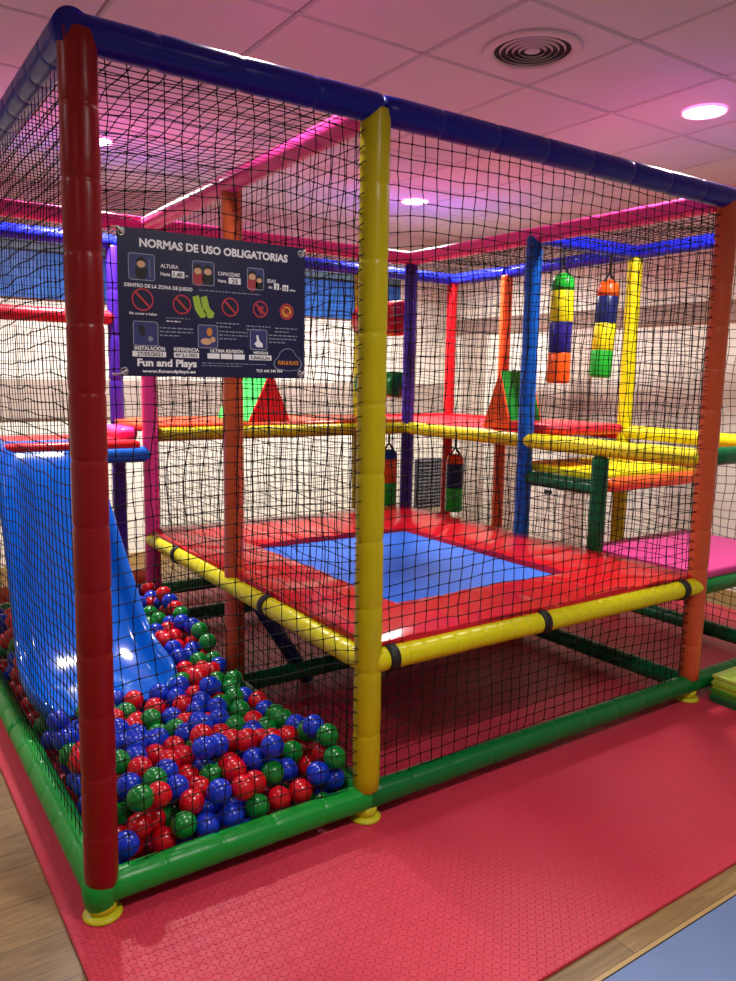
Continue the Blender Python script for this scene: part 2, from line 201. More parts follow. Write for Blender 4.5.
def tread_mat():
    """pinkish red EVA matting with the raised short bars of checker plate"""
    m = bpy.data.materials.new('red_tread_mat'); m.use_nodes = True; nt = m.node_tree; b = nt.nodes['Principled BSDF']
    L = nt.links.new
    tc = nt.nodes.new('ShaderNodeTexCoord'); sp = nt.nodes.new('ShaderNodeSeparateXYZ'); L(tc.outputs['Object'], sp.inputs[0])
    def M(op, a, b_=None, c=None):
        x = nt.nodes.new('ShaderNodeMath'); x.operation = op
        for i, v in enumerate((a, b_, c)):
            if v is None: continue
            if isinstance(v, (int, float)): x.inputs[i].default_value = v
            else: L(v, x.inputs[i])
        return x.outputs[0]
    S = 1/.017
    gx = M('MULTIPLY', sp.outputs[0], S); gy = M('MULTIPLY', sp.outputs[1], S)
    fx = M('SUBTRACT', M('FRACT', gx), .5); fy = M('SUBTRACT', M('FRACT', gy), .5)
    par = M('MODULO', M('ADD', M('FLOOR', gx), M('ADD', M('FLOOR', gy), 4000)), 2)
    sgn = M('SUBTRACT', M('MULTIPLY', par, 2), 1)
    fys = M('MULTIPLY', fy, sgn)
    p_ = M('ADD', fx, fys); q_ = M('SUBTRACT', fx, fys)
    e = M('ADD', M('POWER', M('DIVIDE', M('ABSOLUTE', p_), .13), 2), M('POWER', M('DIVIDE', M('ABSOLUTE', q_), .68), 2))
    h = M('MAXIMUM', M('SUBTRACT', 1, e), 0)
    bp = nt.nodes.new('ShaderNodeBump'); bp.inputs['Strength'].default_value = .9; bp.inputs['Distance'].default_value = .003
    L(h, bp.inputs['Height']); L(bp.outputs['Normal'], b.inputs['Normal'])
    n = nt.nodes.new('ShaderNodeTexNoise'); n.inputs['Scale'].default_value = 2.2; n.inputs['Detail'].default_value = 4; L(tc.outputs['Object'], n.inputs['Vector'])
    mx = nt.nodes.new('ShaderNodeMix'); mx.data_type = 'RGBA'; mx.inputs['A'].default_value = lin('#bf2a40'); mx.inputs['B'].default_value = lin('#ca344a')
    L(n.outputs['Fac'], mx.inputs['Factor']); L(mx.outputs['Result'], b.inputs['Base Color'])
    b.inputs['Roughness'].default_value = .5; b.inputs['Specular IOR Level'].default_value = .45
    return m
M_WOOD = wood_mat(); M_TREAD = tread_mat()
M_WALL = mat('cream_wall_paint', '#efeddd', .75, var=.03)
M_TAUPE = mat('taupe_wall_band', '#9a8376', .6)
M_CEIL = mat('ceiling_tile_white', '#ddd4d6', .85, bump=(120, .06)); M_TBAR = mat('ceiling_grid_metal', '#8f8786', .6)
x0r, y0r = -3.2, -4.6
mb = MB(); mb.box((x0r, y0r, -.2), (WX, WY, -.012)); struct('floor', mb, M_WOOD)
mb = MB(); mb.box((WX, y0r, -.2), (WX+.15, WY+.15, 3.1)); struct('wall_right', mb, M_WALL)
mb = MB(); mb.box((x0r-.15, WY, -.2), (WX, WY+.15, 3.1)); struct('wall_back', mb, M_WALL)
mb = MB(); mb.box((x0r-.15, y0r, -.2), (x0r, WY, 3.1)); struct('wall_left', mb, M_WALL)
mb = MB(); mb.box((x0r-.15, y0r-.15, -.2), (WX+.15, y0r, 3.1)); struct('wall_front', mb, M_WALL)
mb = MB(); mb.box((WX-.012, y0r, -.012), (WX, WY, .07)); struct('baseboard_right', mb, mat('oak_baseboard', '#b3935f', .5))
mb = MB(); mb.box((x0r, WY-.012, -.012), (WX-.012, WY, .07)); struct('baseboard_back', mb, MATS['oak_baseboard'])
mb = MB(); mb.box((WX-.025, y0r, 2.0), (WX, WY-.02, 2.15)); struct('wall_band_1', mb, M_TAUPE)  # plain brownish band along the upper right wall
mb = MB(); mb.box((WX-.02, 3.58, .07), (WX, 3.92, 2.0)); struct('wall_strip_2', mb, mat('beige_wall_strip', '#bfb2a2', .6))  # plain beige upright strip on the right wall
mb = MB(); mb.box((WX-.02, 2.28, .07), (WX, 2.5, 2.0)); struct('wall_strip_3', mb, mat('pale_wall_strip', '#ccc0b0', .6))  # second upright strip, a paler beige
mb = MB(); mb.box((x0r, WY-.02, 1.2), (WX-.03, WY, 1.5)); struct('trim_4', mb, mat('grey_brown_dado', '#b3a698', .6))
# suspended ceiling: slightly raised tiles over the dark lines of the grid
mb = MB(); mb.box((x0r, y0r, CEIL+.012), (WX, WY, CEIL+.12), 1)
TS = .61; tx0 = 2.225-TS*10; ty0 = .045-TS*8
for i in range(20):
    for j in range(16):
        a, b_ = tx0+i*TS, ty0+j*TS
        if a > WX or b_ > WY or a+TS < x0r or b_+TS < y0r: continue
        g = .006; dz = R_.uniform(0, .002)
        xa, xb, ya, yb = max(a+g, x0r), min(a+TS-g, WX), max(b_+g, y0r), min(b_+TS-g, WY)
        if xb-xa < .03 or yb-ya < .03: continue
        e = .008; z0, z1 = CEIL+dz, CEIL+.012
        mb.add([(xa+e, ya+e, z0), (xb-e, ya+e, z0), (xb-e, yb-e, z0), (xa+e, yb-e, z0), (xa, ya, z1), (xb, ya, z1), (xb, yb, z1), (xa, yb, z1)],
               [(0, 3, 2, 1), (0, 1, 5, 4), (1, 2, 6, 5), (2, 3, 7, 6), (3, 0, 4, 7)], 0, False)
struct('ceiling', mb, [M_CEIL, M_TBAR])

# ceiling vent
vt = thing('ceiling_vent', 'round white ring diffuser vent in a ceiling tile', 'vent', (1.95, .355, CEIL))
mb = MB(); mb.lathe([(.205, .0), (.205, -.006), (.195, -.010), (.165, -.012), (.158, -.004), (.158, .02)], (1.95, .355, CEIL), 48); mb.build('frame', mat('vent_white', '#d8cccc', .5), vt)
for r0 in (.135, .108, .082, .056):
    mb = MB(); mb.lathe([(r0+.012, .012), (r0, -.004), (r0-.004, -.010), (r0-.001, -.004), (r0+.009, .012)], (1.95, .355, CEIL), 40); mb.build('ring', MATS['vent_white'], vt)
mb = MB(); mb.lathe([(0, -.008), (.02, -.008), (.032, -.004), (.032, .01)], (1.95, .355, CEIL), 32); mb.build('centre_disc', MATS['vent_white'], vt)
mb = MB(); mb.lathe([(0, -.001), (.16, -.001)], (1.95, .355, CEIL-.0005), 32); mb.build('duct_opening', mat('vent_dark', '#1d1719', .8), vt, 'dark opening behind the rings')

# downlights
def downlight(x, y, label, energy, col=(1, .93, .92), grp=None, vis=True):
    t = thing('ceiling_light', label, 'light', (x, y, CEIL), grp)
    mb = MB(); mb.lathe([(.106, .0), (.106, -.010), (.103, -.012), (.099, -.006), (.099, .004)], (x, y, CEIL), 36); mb.build('halo_ring', mat('pink_glow_ring', '#ffffff', .5, emit=('#ff5fb4', 2.5)), t, 'glowing ring added for the pink halo')  # emissive ring added to tint the ceiling pink round each lamp
    mb = MB(); mb.lathe([(0, -.006), (.099, -.006)], (x, y, CEIL), 32); mb.build('diffuser', mat('light_diffuser', '#ffffff', .5, emit=('#fff2f2', 22)), t)
    l = bpy.data.lights.new('downlight_lamp', 'AREA'); l.shape = 'DISK'; l.size = .15; l.energy = energy; l.color = col; l.spread = 2.6
    o = bpy.data.objects.new('downlight_lamp', l); COL.objects.link(o); o.location = (x, y, CEIL-.012)
EN = 60
PINK = (1, .8, .88); WHT = (1, .95, .92)
downlight(3.17, .35, 'round lit downlight in the tile right of the round vent', EN*.75, WHT)
downlight(3.27, 2.86, 'round lit downlight seen above the trampoline bay', EN*1.55, WHT)
downlight(.82, 2.78, 'round lit downlight seen beside the dark red corner post', EN*1.55, WHT)
for x, y, e, c in ((.72, .36, EN*.22, WHT), (.95, -1.75, EN*.6, WHT), (3.27, -2.1, EN*.12, WHT), (-1.63, .35, EN*.1, PINK), (-1.63, -2.1, EN*.2, WHT), (-1.63, 2.78, EN*.5, PINK)):  # unseen lamps, added and set to light the mat and room
    downlight(x, y, 'unseen round downlight added out of the picture', e, c, 'unseen downlights added out of the picture')

# floor mats
mb = MB(); mb.box((-.097, -.88, -.012), (4.55, 3.35, 0), 0, .003)
tag(mb.build('rubber_mat', M_TREAD), 'large pinkish red floor mat with raised tread pattern under the play frame', 'mat')
t = thing('exercise_mat', 'blue grey floor mat with black edge at the bottom corner', 'mat', (2.2, -1.8, 0))
mb = MB(); mb.box((.5, -2.9, -.012), (4.2, -.962, .004)); mb.build('edge_band', mat('light_oak_edge', '#b79a62', .45), t, 'pale wood edging')
mb = MB(); mb.box((.512, -2.9, .004), (4.2, -.976, .006)); mb.build('seam', M_STRAP, t, 'thin black seam')
mb = MB(); mb.box((.52, -2.89, .0), (4.19, -.981, .009), 0, .003); mb.build('pad', mat('slate_blue_vinyl', '#6d87b4', .5, bump=(5, .1), var=.08), t)

# banner on the back wall
t = thing('wall_banner', 'long blue banner with pale teal top band high on the back wall', 'banner', (.6, WY-.03, 2.1))
mb = MB(); mb.box((-3.0, WY-.03, 2.1), (4.12, WY-.015, 2.44)); mb.build('banner_panel', mat('banner_blue', '#1f5fb0', .35, var=.35), t)
mb = MB(); mb.box((-3.0, WY-.032, 2.44), (4.12, WY-.015, 2.60)); mb.build('top_band', mat('banner_teal', '#5c8691', .4, var=.1), t, 'pale teal band')
mb = MB(); mb.box((-3.0, WY-.036, 2.435), (4.12, WY-.015, 2.452)); mb.build('edge_strip', mat('banner_edge', '#16283e', .4), t, 'dark edge strip')
# socket and grille
t = thing('wall_socket', 'white wall socket low on the wall behind the play frame', 'socket', (WX-.004, 2.68, .5))
mb = MB(); mb.box((WX-.012, 2.62, .5), (WX-.0005, 2.74, .62), 0, .003); mb.build('face_plate', M_WHITE, t)
mb = MB(); mb.tube([(WX-.02, 2.655, .56), (WX-.012, 2.655, .56)], .02, 14); mb.tube([(WX-.02, 2.705, .56), (WX-.012, 2.705, .56)], .02, 14); mb.build('plug', M_STRAP, t, 'black plugs')
t = thing('wall_grille', 'grey slatted ventilation grille low on the back wall', 'vent', (4.55, WY-.03, .2))
mb = MB(); mb.box((4.38, WY-.03, .2), (4.72, WY-.001, .72)); mb.build('backing', mat('grille_dark', '#3b3b40', .6), t)
mb = MB()
for k in range(14): z = .225+k*.036; mb.box((4.40, WY-.045, z), (4.70, WY-.03, z+.016))
mb.build('slats', mat('grille_grey', '#777880', .5), t)

# ------------------------------------------------------------------ the play frame
PF = thing('play_frame', 'multicoloured padded pipe frame with netted bays, decks and mat steps', 'play frame', (1.9, 1.5, 0))
def post(x, y, z0, z1, m, label, flap=None, foot=True, seam=.2, r=.047, seed=0, dx=0):
    o = bar('post', (x, y, z0), (x+dx, y, z1), m, PF, r, label, seam, flap, seed)
    if foot:
        f = MB(); f.lathe([(0, .012), (.036, .012), (.042, .03), (.042, .052), (0, .052)], (x, y, 0), 20)
        f.lathe([(0, .0005), (.055, .0005), (.057, .006), (.05, .013), (.03, .018), (0, .018)], (x, y, 0), 28)
        c = f.build('foot', M_FOOT, o, 'yellow round foot')
        c.matrix_parent_inverse = Matrix.Identity(4); c.parent = o
    return o
post(.004, -.004, .085, 2.405, V_RED, 'dark red post', None, seed=1, seam=.185, dx=.012, r=.048)
post(X1, 0, .095, 2.4, V_YEL, 'yellow front post', 1.2, seed=2, seam=.22, dx=-.012)
post(X2, 0, .095, 2.4, V_ORG, 'orange front post', 1.2, seed=3, seam=.2, dx=.006)
post(XA, Y1, .1, 2.385, V_ORG, 'orange post in the net divider', 4.4, seed=4, seam=.3, r=.045)
post(XB, Y2, .1, 2.37, V_PNK, 'pink post', 4.4, seed=5, seam=.3, r=.045)
post(XC, Y1, .1, 2.39, V_SKY, 'sky blue post', None, seed=6, seam=.32, r=.047)
post(XD, Y2, .1, 2.36, V_PUR, 'purple post behind the trampoline', None, seed=7, seam=.25, r=.045)
post(XD, Y3, .1, 2.36, V_YEL, 'yellow post', seed=8, seam=.3, r=.045)
post(X3, Y3, .1, 2.36, V_BRED, 'bright red post', seed=9, seam=.5, r=.045)
post(X3, Y2, .1, 2.36, V_PORG, 'orange rear post', seed=10, seam=.5, r=.045)
post(X3, Y1, .1, 2.36, V_MYEL, 'yellow rear post', seed=11, seam=.5, r=.047)
post(X3, 0, .1, 2.36, V_GRN, 'green post', seed=12)
post(XB, Y3, .1, 2.36, V_PUR, 'purple post at the slide platform', seed=13, seam=.3, r=.045)
post(0, Y2, .1, 2.38, V_YEL, 'yellow post', seed=15); post(0, Y3, .1, 2.36, V_RED, 'red post', seed=16)
post(X2-.008, .615, .6, 1.165, V_DGRN, 'short dark green post', seed=17, seam=.4, r=.046, foot=False)
def beam(a, b, m, label, r=.044, seam=.3, seed=0, **k): return bar('beam', a, b, m, PF, r, label, seam, k.pop('flap', None), seed, **k)
# top beams (the corners overlap inside the posts' caps)
beam((-.02, 0, H), (X1, 0, H), V_BLU, 'dark blue top beam', seam=.25, seed=20, round0=False, r=.046)
beam((X1, 0, H), (X2+.02, 0, H), V_BLU, 'dark blue top beam', seam=.24, seed=21, r=.046)
beam((X2, 0, H), (X3, 0, H), V_BLU, 'dark blue top beam', seed=22)
beam((0, -.03, H), (0, Y1, H), V_BLU, 'dark blue top beam', seam=.17, seed=23, round0=False, r=.046)
beam((0, Y1, H), (0, Y2, H), V_BLU, 'dark blue top beam', seam=.17, seed=24)
beam((0, Y2, 2.38), (0, Y3, 2.38), V_BLU, 'dark blue top beam', seed=25)
beam((X1, .03, H), (XB, Y2, 2.385), V_PNK, 'pink top beam', seed=26, seam=.28)
beam((X2, .03, H-.01), (XD, Y2, 2.385), V_PNK, 'pink top beam', seed=27, seam=.35, r=.046)
beam((.02, Y2, 2.385), (XB, Y2, 2.385), V_PNK, 'pink top beam', seed=28, seam=.3)
beam((XB, Y2, 2.385), (XD, Y2, 2.385), V_PNK, 'pink top beam', seed=29, seam=.3)
for a, b in (((0, Y3, 2.375), (XB, Y3, 2.375)), ((XB, Y3, 2.375), (XD, Y3, 2.375)), ((XD, Y3, 2.375), (X3, Y3, 2.375)), ((X3, Y3, 2.375), (X3, Y2, 2.375)),
             ((X3, Y2, 2.375), (X3, Y1, 2.385)), ((X3, Y1, 2.385), (X3, 0, 2.395)), ((XC, Y1, 2.385), (X3, Y1, 2.385))):
    beam(a, b, vinyl('bright_blue', '#1a27dc'), 'bright blue top beam', seed=30, seam=.22)
# base beams
for a, b, m in (((.0, 0, ZB), (X1, 0, ZB), V_LGRN), ((X1, 0, ZB), (X2, 0, ZB), V_GRN), ((X2, 0, ZB), (X3, 0, ZB), V_GRN), ((0, 0, ZB), (0, Y1, ZB), V_LGRN), ((0, Y1, ZB), (0, Y2, ZB), V_LGRN),
                ((X1, 0, ZB), (XA, Y1, ZB), V_LGRN), ((XA, Y1, ZB), (XB, Y2, ZB), V_GRN), ((X2, 0, ZB), (XC, Y1, ZB), V_DGRN), ((XC, Y1, ZB), (XD, Y2, ZB), V_DGRN), ((XA, Y1, ZB), (XC, Y1, ZB), V_DGRN),
                ((XB, Y2, ZB), (XD, Y2, ZB), V_DGRN), ((XB, Y3, ZB), (XD, Y3, ZB), V_GRN), ((XD, Y3, ZB), (X3, Y3, ZB), V_GRN), ((X3, 0, ZB), (X3, Y1, ZB), V_DGRN), ((X3, Y1, ZB), (X3, Y3, ZB), V_DGRN), ((0, Y2, ZB), (0, Y3, ZB), V_GRN)):
    bar('base_beam', a, b, m, PF, .045, 'green base beam', .19, 2.2, 40, round0=False, round1=False)
bar('base_beam', (0, Y3, .19), (X1+.25, Y3, .19), V_ORG, PF, .05, 'orange base beam', .3)
mb = MB(); mb.lathe([(0, .02), (.036, .02), (.047, .04), (.052, .075), (.051, .105), (.03, .13), (0, .13)], (0, 0, 0), 24); mb.build('corner_sleeve', V_LGRN, PF, 'green corner sleeve')
# deck beams, decks, mat steps
beam((XB+.03, Y2, ZD), (XD, Y2, ZD), V_YEL, 'yellow deck beam', seam=.055, r=.041, seed=50)
beam((XD, Y2, ZD), (XC, Y1, ZD), V_MYEL, 'yellow deck beam', seam=.06, r=.043, seed=51)
beam((XC, Y1, ZD), (X2, 0, ZD), V_MYEL, 'yellow deck beam', seam=.5, r=.046, seed=52)
beam((X3, Y1, ZD+.03), (X3, 0, ZD+.02), V_MYEL, 'yellow deck beam', seam=.3, r=.044, seed=53)
beam((XB, Y3, ZD+.02), (XD, Y3, ZD+.02), V_ORG, 'orange deck beam', seam=.3, r=.046, seed=54)
beam((XD, Y3, ZD+.02), (X3, Y3, ZD+.02), V_BRED, 'red deck beam', seed=55)
beam((X3, Y3, ZD+.02), (X3, Y1, ZD+.02), V_BRED, 'red deck beam', seed=56)
beam((X2+.03, 0, ZD+.01), (X3, 0, ZD+.01), V_DGRN, 'green beam', seed=57)
beam((XC, Y1-.03, .985), (X2-.008, .615, .985), V_DGRN, 'green step beam', seam=.11, r=.042, seed=58)
beam((X2+.03, .615, 1.0), (X3, .615, 1.0), V_PORG, 'orange step beam', seam=.5, r=.042, seed=59)
beam((X2, 0, .575), (X3, 0, .575), V_GRN, 'green step beam', seam=.3, r=.043, seed=60)
beam((0, Y2, 1.095), (XB, Y2, 1.095), V_SKY, 'sky blue platform beam', seam=.5, r=.045, seed=61)
beam((-.0, Y3, 1.905), (XB, Y3, 1.905), vinyl('rail_red', '#a31528'), 'red rail', seam=.4, r=.045, seed=62)
mb = MB(); mb.box((X1, Y2+.0, ZD+.02), (X2, Y3-.03, ZD+.06), 0, .015); mb.build('deck', vinyl('deck_orange', '#d9481f'), PF, 'orange deck mat')
mb = MB(); mb.box((X2+.01, Y1, ZD+.015), (X3-.02, Y3-.03, ZD+.045), 0, .015); mb.build('deck', vinyl('deck_red', '#de2737'), PF, 'red deck mat')
mb = MB(); mb.box((X2+.04, Y1-.3, ZD+.046), (3.38, Y1+.28, ZD+.105), 0, .025); mb.build('deck_pad', vinyl('deck_red', '#de2737'), PF, 'red edge pad on the deck')
mb = MB(); mb.box((.02, Y2-.02, 1.12), (X1-.03, Y3-.03, 1.175), 0, .02); mb.build('deck', V_BRED, PF, 'red slide platform mat')
mb = MB(); mb.box((X1-.09, Y2+.2, 1.16), (X1+.03, Y3-.05, 1.235), 0, .03); mb.build('bolster', V_PNK, PF, 'pink step bolster')
mb = MB(); mb.box((X2+.03, .60, 1.02), (X3-.03, Y1+.1, 1.065), 0, .012); mb.build('step_mat', V_MYEL, PF, 'yellow step mat')
mb = MB(); mb.box((X2+.0, -.02, .61), (X3+.03, .70, .655), 0, .015); mb.build('step_mat', V_MPNK, PF, 'pink step mat')

# ------------------------------------------------------------------ trampoline
TR = thing('trampoline', 'square trampoline with red padded border, blue jump mat and yellow rails', 'trampoline', (1.9, 1.18, 0))
def tbar(p0, p1, straps, seed):
    o = bar('rail', p0, p1, vinyl('rail_yellow', '#d2cc0c', .3), TR, .042, 'yellow padded rail', .075, None, seed)
    a = Vector(p0); b = Vector(p1); t = (b-a).normalized()
    for s in straps:
        c = a.lerp(b, s); mb = MB(); mb.tube([c-t*.02, c-t*.018, c+t*.018, c+t*.02], .05, 20, rad=[.044, .05, .05, .044]); mb.build('strap', M_STRAP, o, 'black strap')
tbar((X1, -.005, ZT), (X2, -.005, ZT), (.045, .44, .93), 70)
tbar((X1-.005, 0, ZT), (XB-.005, Y2, ZT), (.33, .80), 71)
tbar((X2, .05, ZT), (X2, Y2, ZT), (), 72); tbar((X1, Y2, ZT), (X2, Y2, ZT), (), 73)
ox0, ox1, oy0, oy1 = X1+.012, X2-.04, .0, Y2+.02
ix0, ix1, iy0, iy1 = 1.31, 2.325, .355, 1.645
mb = MB(); mb.box((ix0-.08, iy0-.08, .612), (ix1+.08, iy1+.08, .618)); mb.build('jump_mat', M_BMAT, TR, 'blue jump mat')
def pad(corners, ridges):
    """one side of the border: a trapezoid cushion split into welted panels"""
    A, B, C, D = [Vector(c) for c in corners]   # A,B outer edge, D,C inner edge
    mb = MB(); N = 48; K = 8; vs = []; fs = []
    for i in range(N+1):
        s = i/N
        for j in range(K+1):
            q = j/K; p = A.lerp(B, s).lerp(D.lerp(C, s), q)
            edge = min(1, min(q, 1-q)*6, min(s, 1-s)*30+.3)
            rr = min(abs(s-r_) for r_ in ridges)
            z = .645+.008*(min(1, edge*2)**.5)-.006*math.exp(-(rr/.010)**2)+.009*noise.noise(Vector((p.x*5, p.y*5, 1.3)))+.0012*math.sin(s*60+q*5+3*noise.noise(p*5))
            vs.append((p.x, p.y, z))
    for i in range(N):
        for j in range(K): fs.append((i*(K+1)+j, (i+1)*(K+1)+j, (i+1)*(K+1)+j+1, i*(K+1)+j+1))
    mb.add(vs, fs); fs = []; top = vs; vs = []
    loop = [i*(K+1) for i in range(N+1)]+[N*(K+1)+j for j in range(1, K+1)]+[i*(K+1)+K for i in range(N-1, -1, -1)]+[j for j in range(K-1, 0, -1)]
    m = len(loop)
    for l in loop: vs.append(top[l])
    for l in loop: vs.append((top[l][0], top[l][1], .602))
    for k in range(m): fs.append(((k+1) % m, k, m+k, m+(k+1) % m))
    fs.append(tuple(m+k for k in range(m)))
    mb.add(vs, fs, 0, False)
    o = mb.build('border_pad', V_VRED, TR, 'red padded border')
    return o
O = [(ox0, oy0, 0), (ox1, oy0, 0), (ox1, oy1, 0), (ox0, oy1, 0)]; I = [(ix0, iy0, 0), (ix1, iy0, 0), (ix1, iy1, 0), (ix0, iy1, 0)]
for k in range(4):
    pad((O[k], O[(k+1) % 4], I[(k+1) % 4], I[k]), [.25, .5, .75])
for (xa, ya, xb, yb) in ((X1+.09, 1.2, X1+.45, 1.2),):
    mb = MB(); mb.tube([(xa, ya, .58), (xb, yb, .01)], .038, 16); mb.build('leg', mat('navy_steel', '#0f1f6a', .4), TR, 'dark blue slanted leg')

# ------------------------------------------------------------------ slide
def make_slide():
    T = thing('slide', 'wide blue plastic slide running down into the ball pit', 'slide', (.35, 1.1, 0))
    prof = [  # y, floor z, rail z, left x, right x
        (2.42, 1.185, 1.20, .16, .565), (2.36, 1.165, 1.25, .15, .57), (2.26, 1.11, 1.215, .14, .575), (2.15, 1.00, 1.10, .13, .58), (2.03, .82, .955, .12, .59), (1.9, .645, .80, .11, .60),
        (1.75, .475, .625, .10, .61), (1.6, .335, .465, .085, .62), (1.48, .27, .37, .07, .615), (1.36, .225, .315, .055, .62), (1.24, .20, .29, .05, .625), (1.14, .19, .28, .05, .625),
        (1.08, .185, .265, .06, .615), (1.04, .18, .24, .085, .595), (1.01, .175, .20, .12, .565)]
    # resample
    P = []
    for i in range(len(prof)-1):
        for q in (0, .5):
            P.append([prof[i][k]*(1-q)+prof[i+1][k]*q for k in range(5)])
    P.append(list(prof[-1]))
    for it in range(2):
        P = [P[0]]+[[(P[i-1][k]+2*P[i][k]+P[i+1][k])/4 for k in range(5)] for i in range(1, len(P)-1)]+[P[-1]]
    rows = []
    for (y, zf, zr, xl, xr) in P:
        h = max(zr-zf, .01); row = []
        def side(x, s):
            out = [(x-s*.028, y, zr-.045), (x-s*.03, y, zr-.015), (x-s*.022, y, zr), (x-s*.008, y, zr+.004), (x+s*.006, y, zr-.006), (x+s*.016, y, zr-.03*min(1, h/.1)),
                   (x+s*.028, y, zf+h*.42), (x+s*.042, y, zf+h*.16), (x+s*.07, y, zf+h*.03)]
            return out
        L = side(xl, 1); Rr = side(xr, -1)[::-1]
        row = L+[(xl+.07+(xr-xl-.14)*q, y, zf) for q in (.2, .4, .6, .8)]+Rr
        rows.append(row)
    m = len(rows[0]); vs = [p for r in rows for p in r]; fs = []
    for i in range(len(rows)-1):
        for j in range(m-1): fs.append((i*m+j, i*m+j+1, (i+1)*m+j+1, (i+1)*m+j))
    mb = MB(); mb.add(vs, fs); o = mb.build('chute', M_SLIDE, T)
    s = o.modifiers.new('thick', 'SOLIDIFY'); s.thickness = .012; s.offset = 1
    return T
make_slide()

# ------------------------------------------------------------------ nets
def net(name, label, org, U, V, nu, nv, du, dv, r=.0016, sag=.006, seed=0, knots=True, lean=0, loops=None):
    """knotted square mesh strung over a bay: every cord of both directions"""
    org = Vector(org); U = Vector(U); V = Vector(V); N = U.cross(V).normalized(); mb = MB()
    W = nu*du; Hh = nv*dv
    def pt(a, b):
        s, t = a/nu, b/nv; e = min(s, 1-s, .12)/.12; f = min(t, 1-t, .12)/.12
        n1 = noise.noise(Vector((a*.23, b*.23, seed*3.1))); n2 = noise.noise(Vector((a*.23+9, b*.23, seed*3.1+5))); n3 = noise.noise(Vector((a*.12, b*.12, seed+7)))
        n4 = noise.noise(Vector((a*.9, b*.9, seed+17))); n5 = noise.noise(Vector((a*.9+40, b*.9, seed+17)))
        return org+U*(a*du+(n1*.42*e+n4*.10)*du)+V*(b*dv+(n2*.42*f+n5*.10)*dv+lean*math.sin(PI*s)*dv)+N*(n3*sag*e*f*2)
    G = [[pt(a, b) for b in range(nv+1)] for a in range(nu+1)]
    def cord(pts):
        P = []; Rr = []
        for i, p in enumerate(pts):
            if knots:
                if i > 0: P.append(p.lerp(pts[i-1], .10)); Rr.append(r)
                P.append(p); Rr.append(r*1.9)
                if i < len(pts)-1: P.append(p.lerp(pts[i+1], .10)); Rr.append(r)
            else: P.append(p); Rr.append(r*1.25)
        mb.tube(P, r, 4 if knots else 3, cap=False, rad=Rr)
    for a in range(nu+1): cord(G[a])
    for b in range(nv+1): cord([G[a][b] for a in range(nu+1)])
    if loops:      # cord turned round the post at every row
        for b_ in range(1, nv):
            c = Vector((loops[0]+loops[3]*(b_*dv+org.z)/H, loops[1], org.z+b_*dv)); a0, a1 = loops[4], loops[4]+.95+.2*noise.noise(Vector((b_*.7, 2, seed)))
            mb.tube([c+Vector((math.cos(a0+(a1-a0)*k/5)*loops[2], math.sin(a0+(a1-a0)*k/5)*loops[2], .012*k/5+.004*noise.noise(Vector((b_*1.7, 5, 1))))) for k in range(6)], r*1.15, 4)
    o = mb.build(name, M_NET); tag(o, label, 'net', 'black safety nets on the play frame'); return o
def wall_net(label, p, q, z0, z1, du=.05, dv=.043, seed=0, knots=True, r=.0016, sag=.008, off=(0, 0), lean=0, loops=None):
    p = Vector((p[0]+off[0], p[1]+off[1], z0)); q = Vector((q[0]+off[0], q[1]+off[1], z0)); L = (q-p).length; nu = round(L/du); nv = round((z1-z0)/dv)
    return net('safety_net', label, p, (q-p).normalized(), (0, 0, 1), nu, nv, L/nu, (z1-z0)/nv, r, sag, seed, knots, lean, loops)
wall_net('black net across the ball pit front between dark red and yellow posts', (.03, 0), (X1-.03, 0), .12, 2.36, .052, .047, 1, off=(0, .0), r=.0016, lean=.5, loops=(X1, 0, .0505, -.012, 2.5))
wall_net('black net across the trampoline front between yellow and orange posts', (X1+.03, 0), (X2-.03, 0), .12, 2.36, .056, .046, 2, off=(0, .0), r=.0017, lean=.5, loops=(X2, 0, .0505, .006, 2.1))
wall_net('black net on the ball pit side running back from the dark red post', (0, .03), (0, Y2-.03), .12, 2.36, .048, .045, 3, r=.0017)
wall_net('black net divider between ball pit and trampoline', (X1, .03), (XB, Y2-.03), .12, 2.36, .05, .045, 4, off=(0, 0))
wall_net('black net behind the trampoline between pink and purple posts', (XB+.03, Y2), (XD-.03, Y2), .62, 2.34, .05, .05, 5, False, off=(0, -.06))
wall_net('black net on the trampoline side between orange front, sky blue and purple posts', (X2, .03), (XD, Y2-.03), .66, 2.36, .055, .05, 6, False, off=(-.055, 0))
wall_net('black net on the outer back side of the frame', (.03, Y3), (X3-.03, Y3), .12, 2.33, .05, .05, 7, False, off=(0, .05))
wall_net('black net on the outer right side of the frame', (X3, .03), (X3, Y3-.03), .12, 2.33, .05, .05, 8, False, off=(.0, 0), r=.0018)
def roof(label, x0, x1, y0, y1, z, seed, knots=False, du=.05):
    nu = round((x1-x0)/du); nv = round((y1-y0)/du)
    return net('roof_net', label, (x0, y0, z), (1, 0, 0), (0, 1, 0), nu, nv, (x1-x0)/nu, (y1-y0)/nv, .0017, .012, seed, knots)
roof('black net stretched over the top of the ball pit', .03, X1-.03, .03, Y2-.03, 2.39, 9, True)
roof('black net stretched over the back corridor', .03, X3-.03, Y2+.03, Y3-.03, 2.37, 10)
roof('black net stretched over the right corridor', X2+.03, X3-.03, .03, Y2-.03, 2.38, 11)
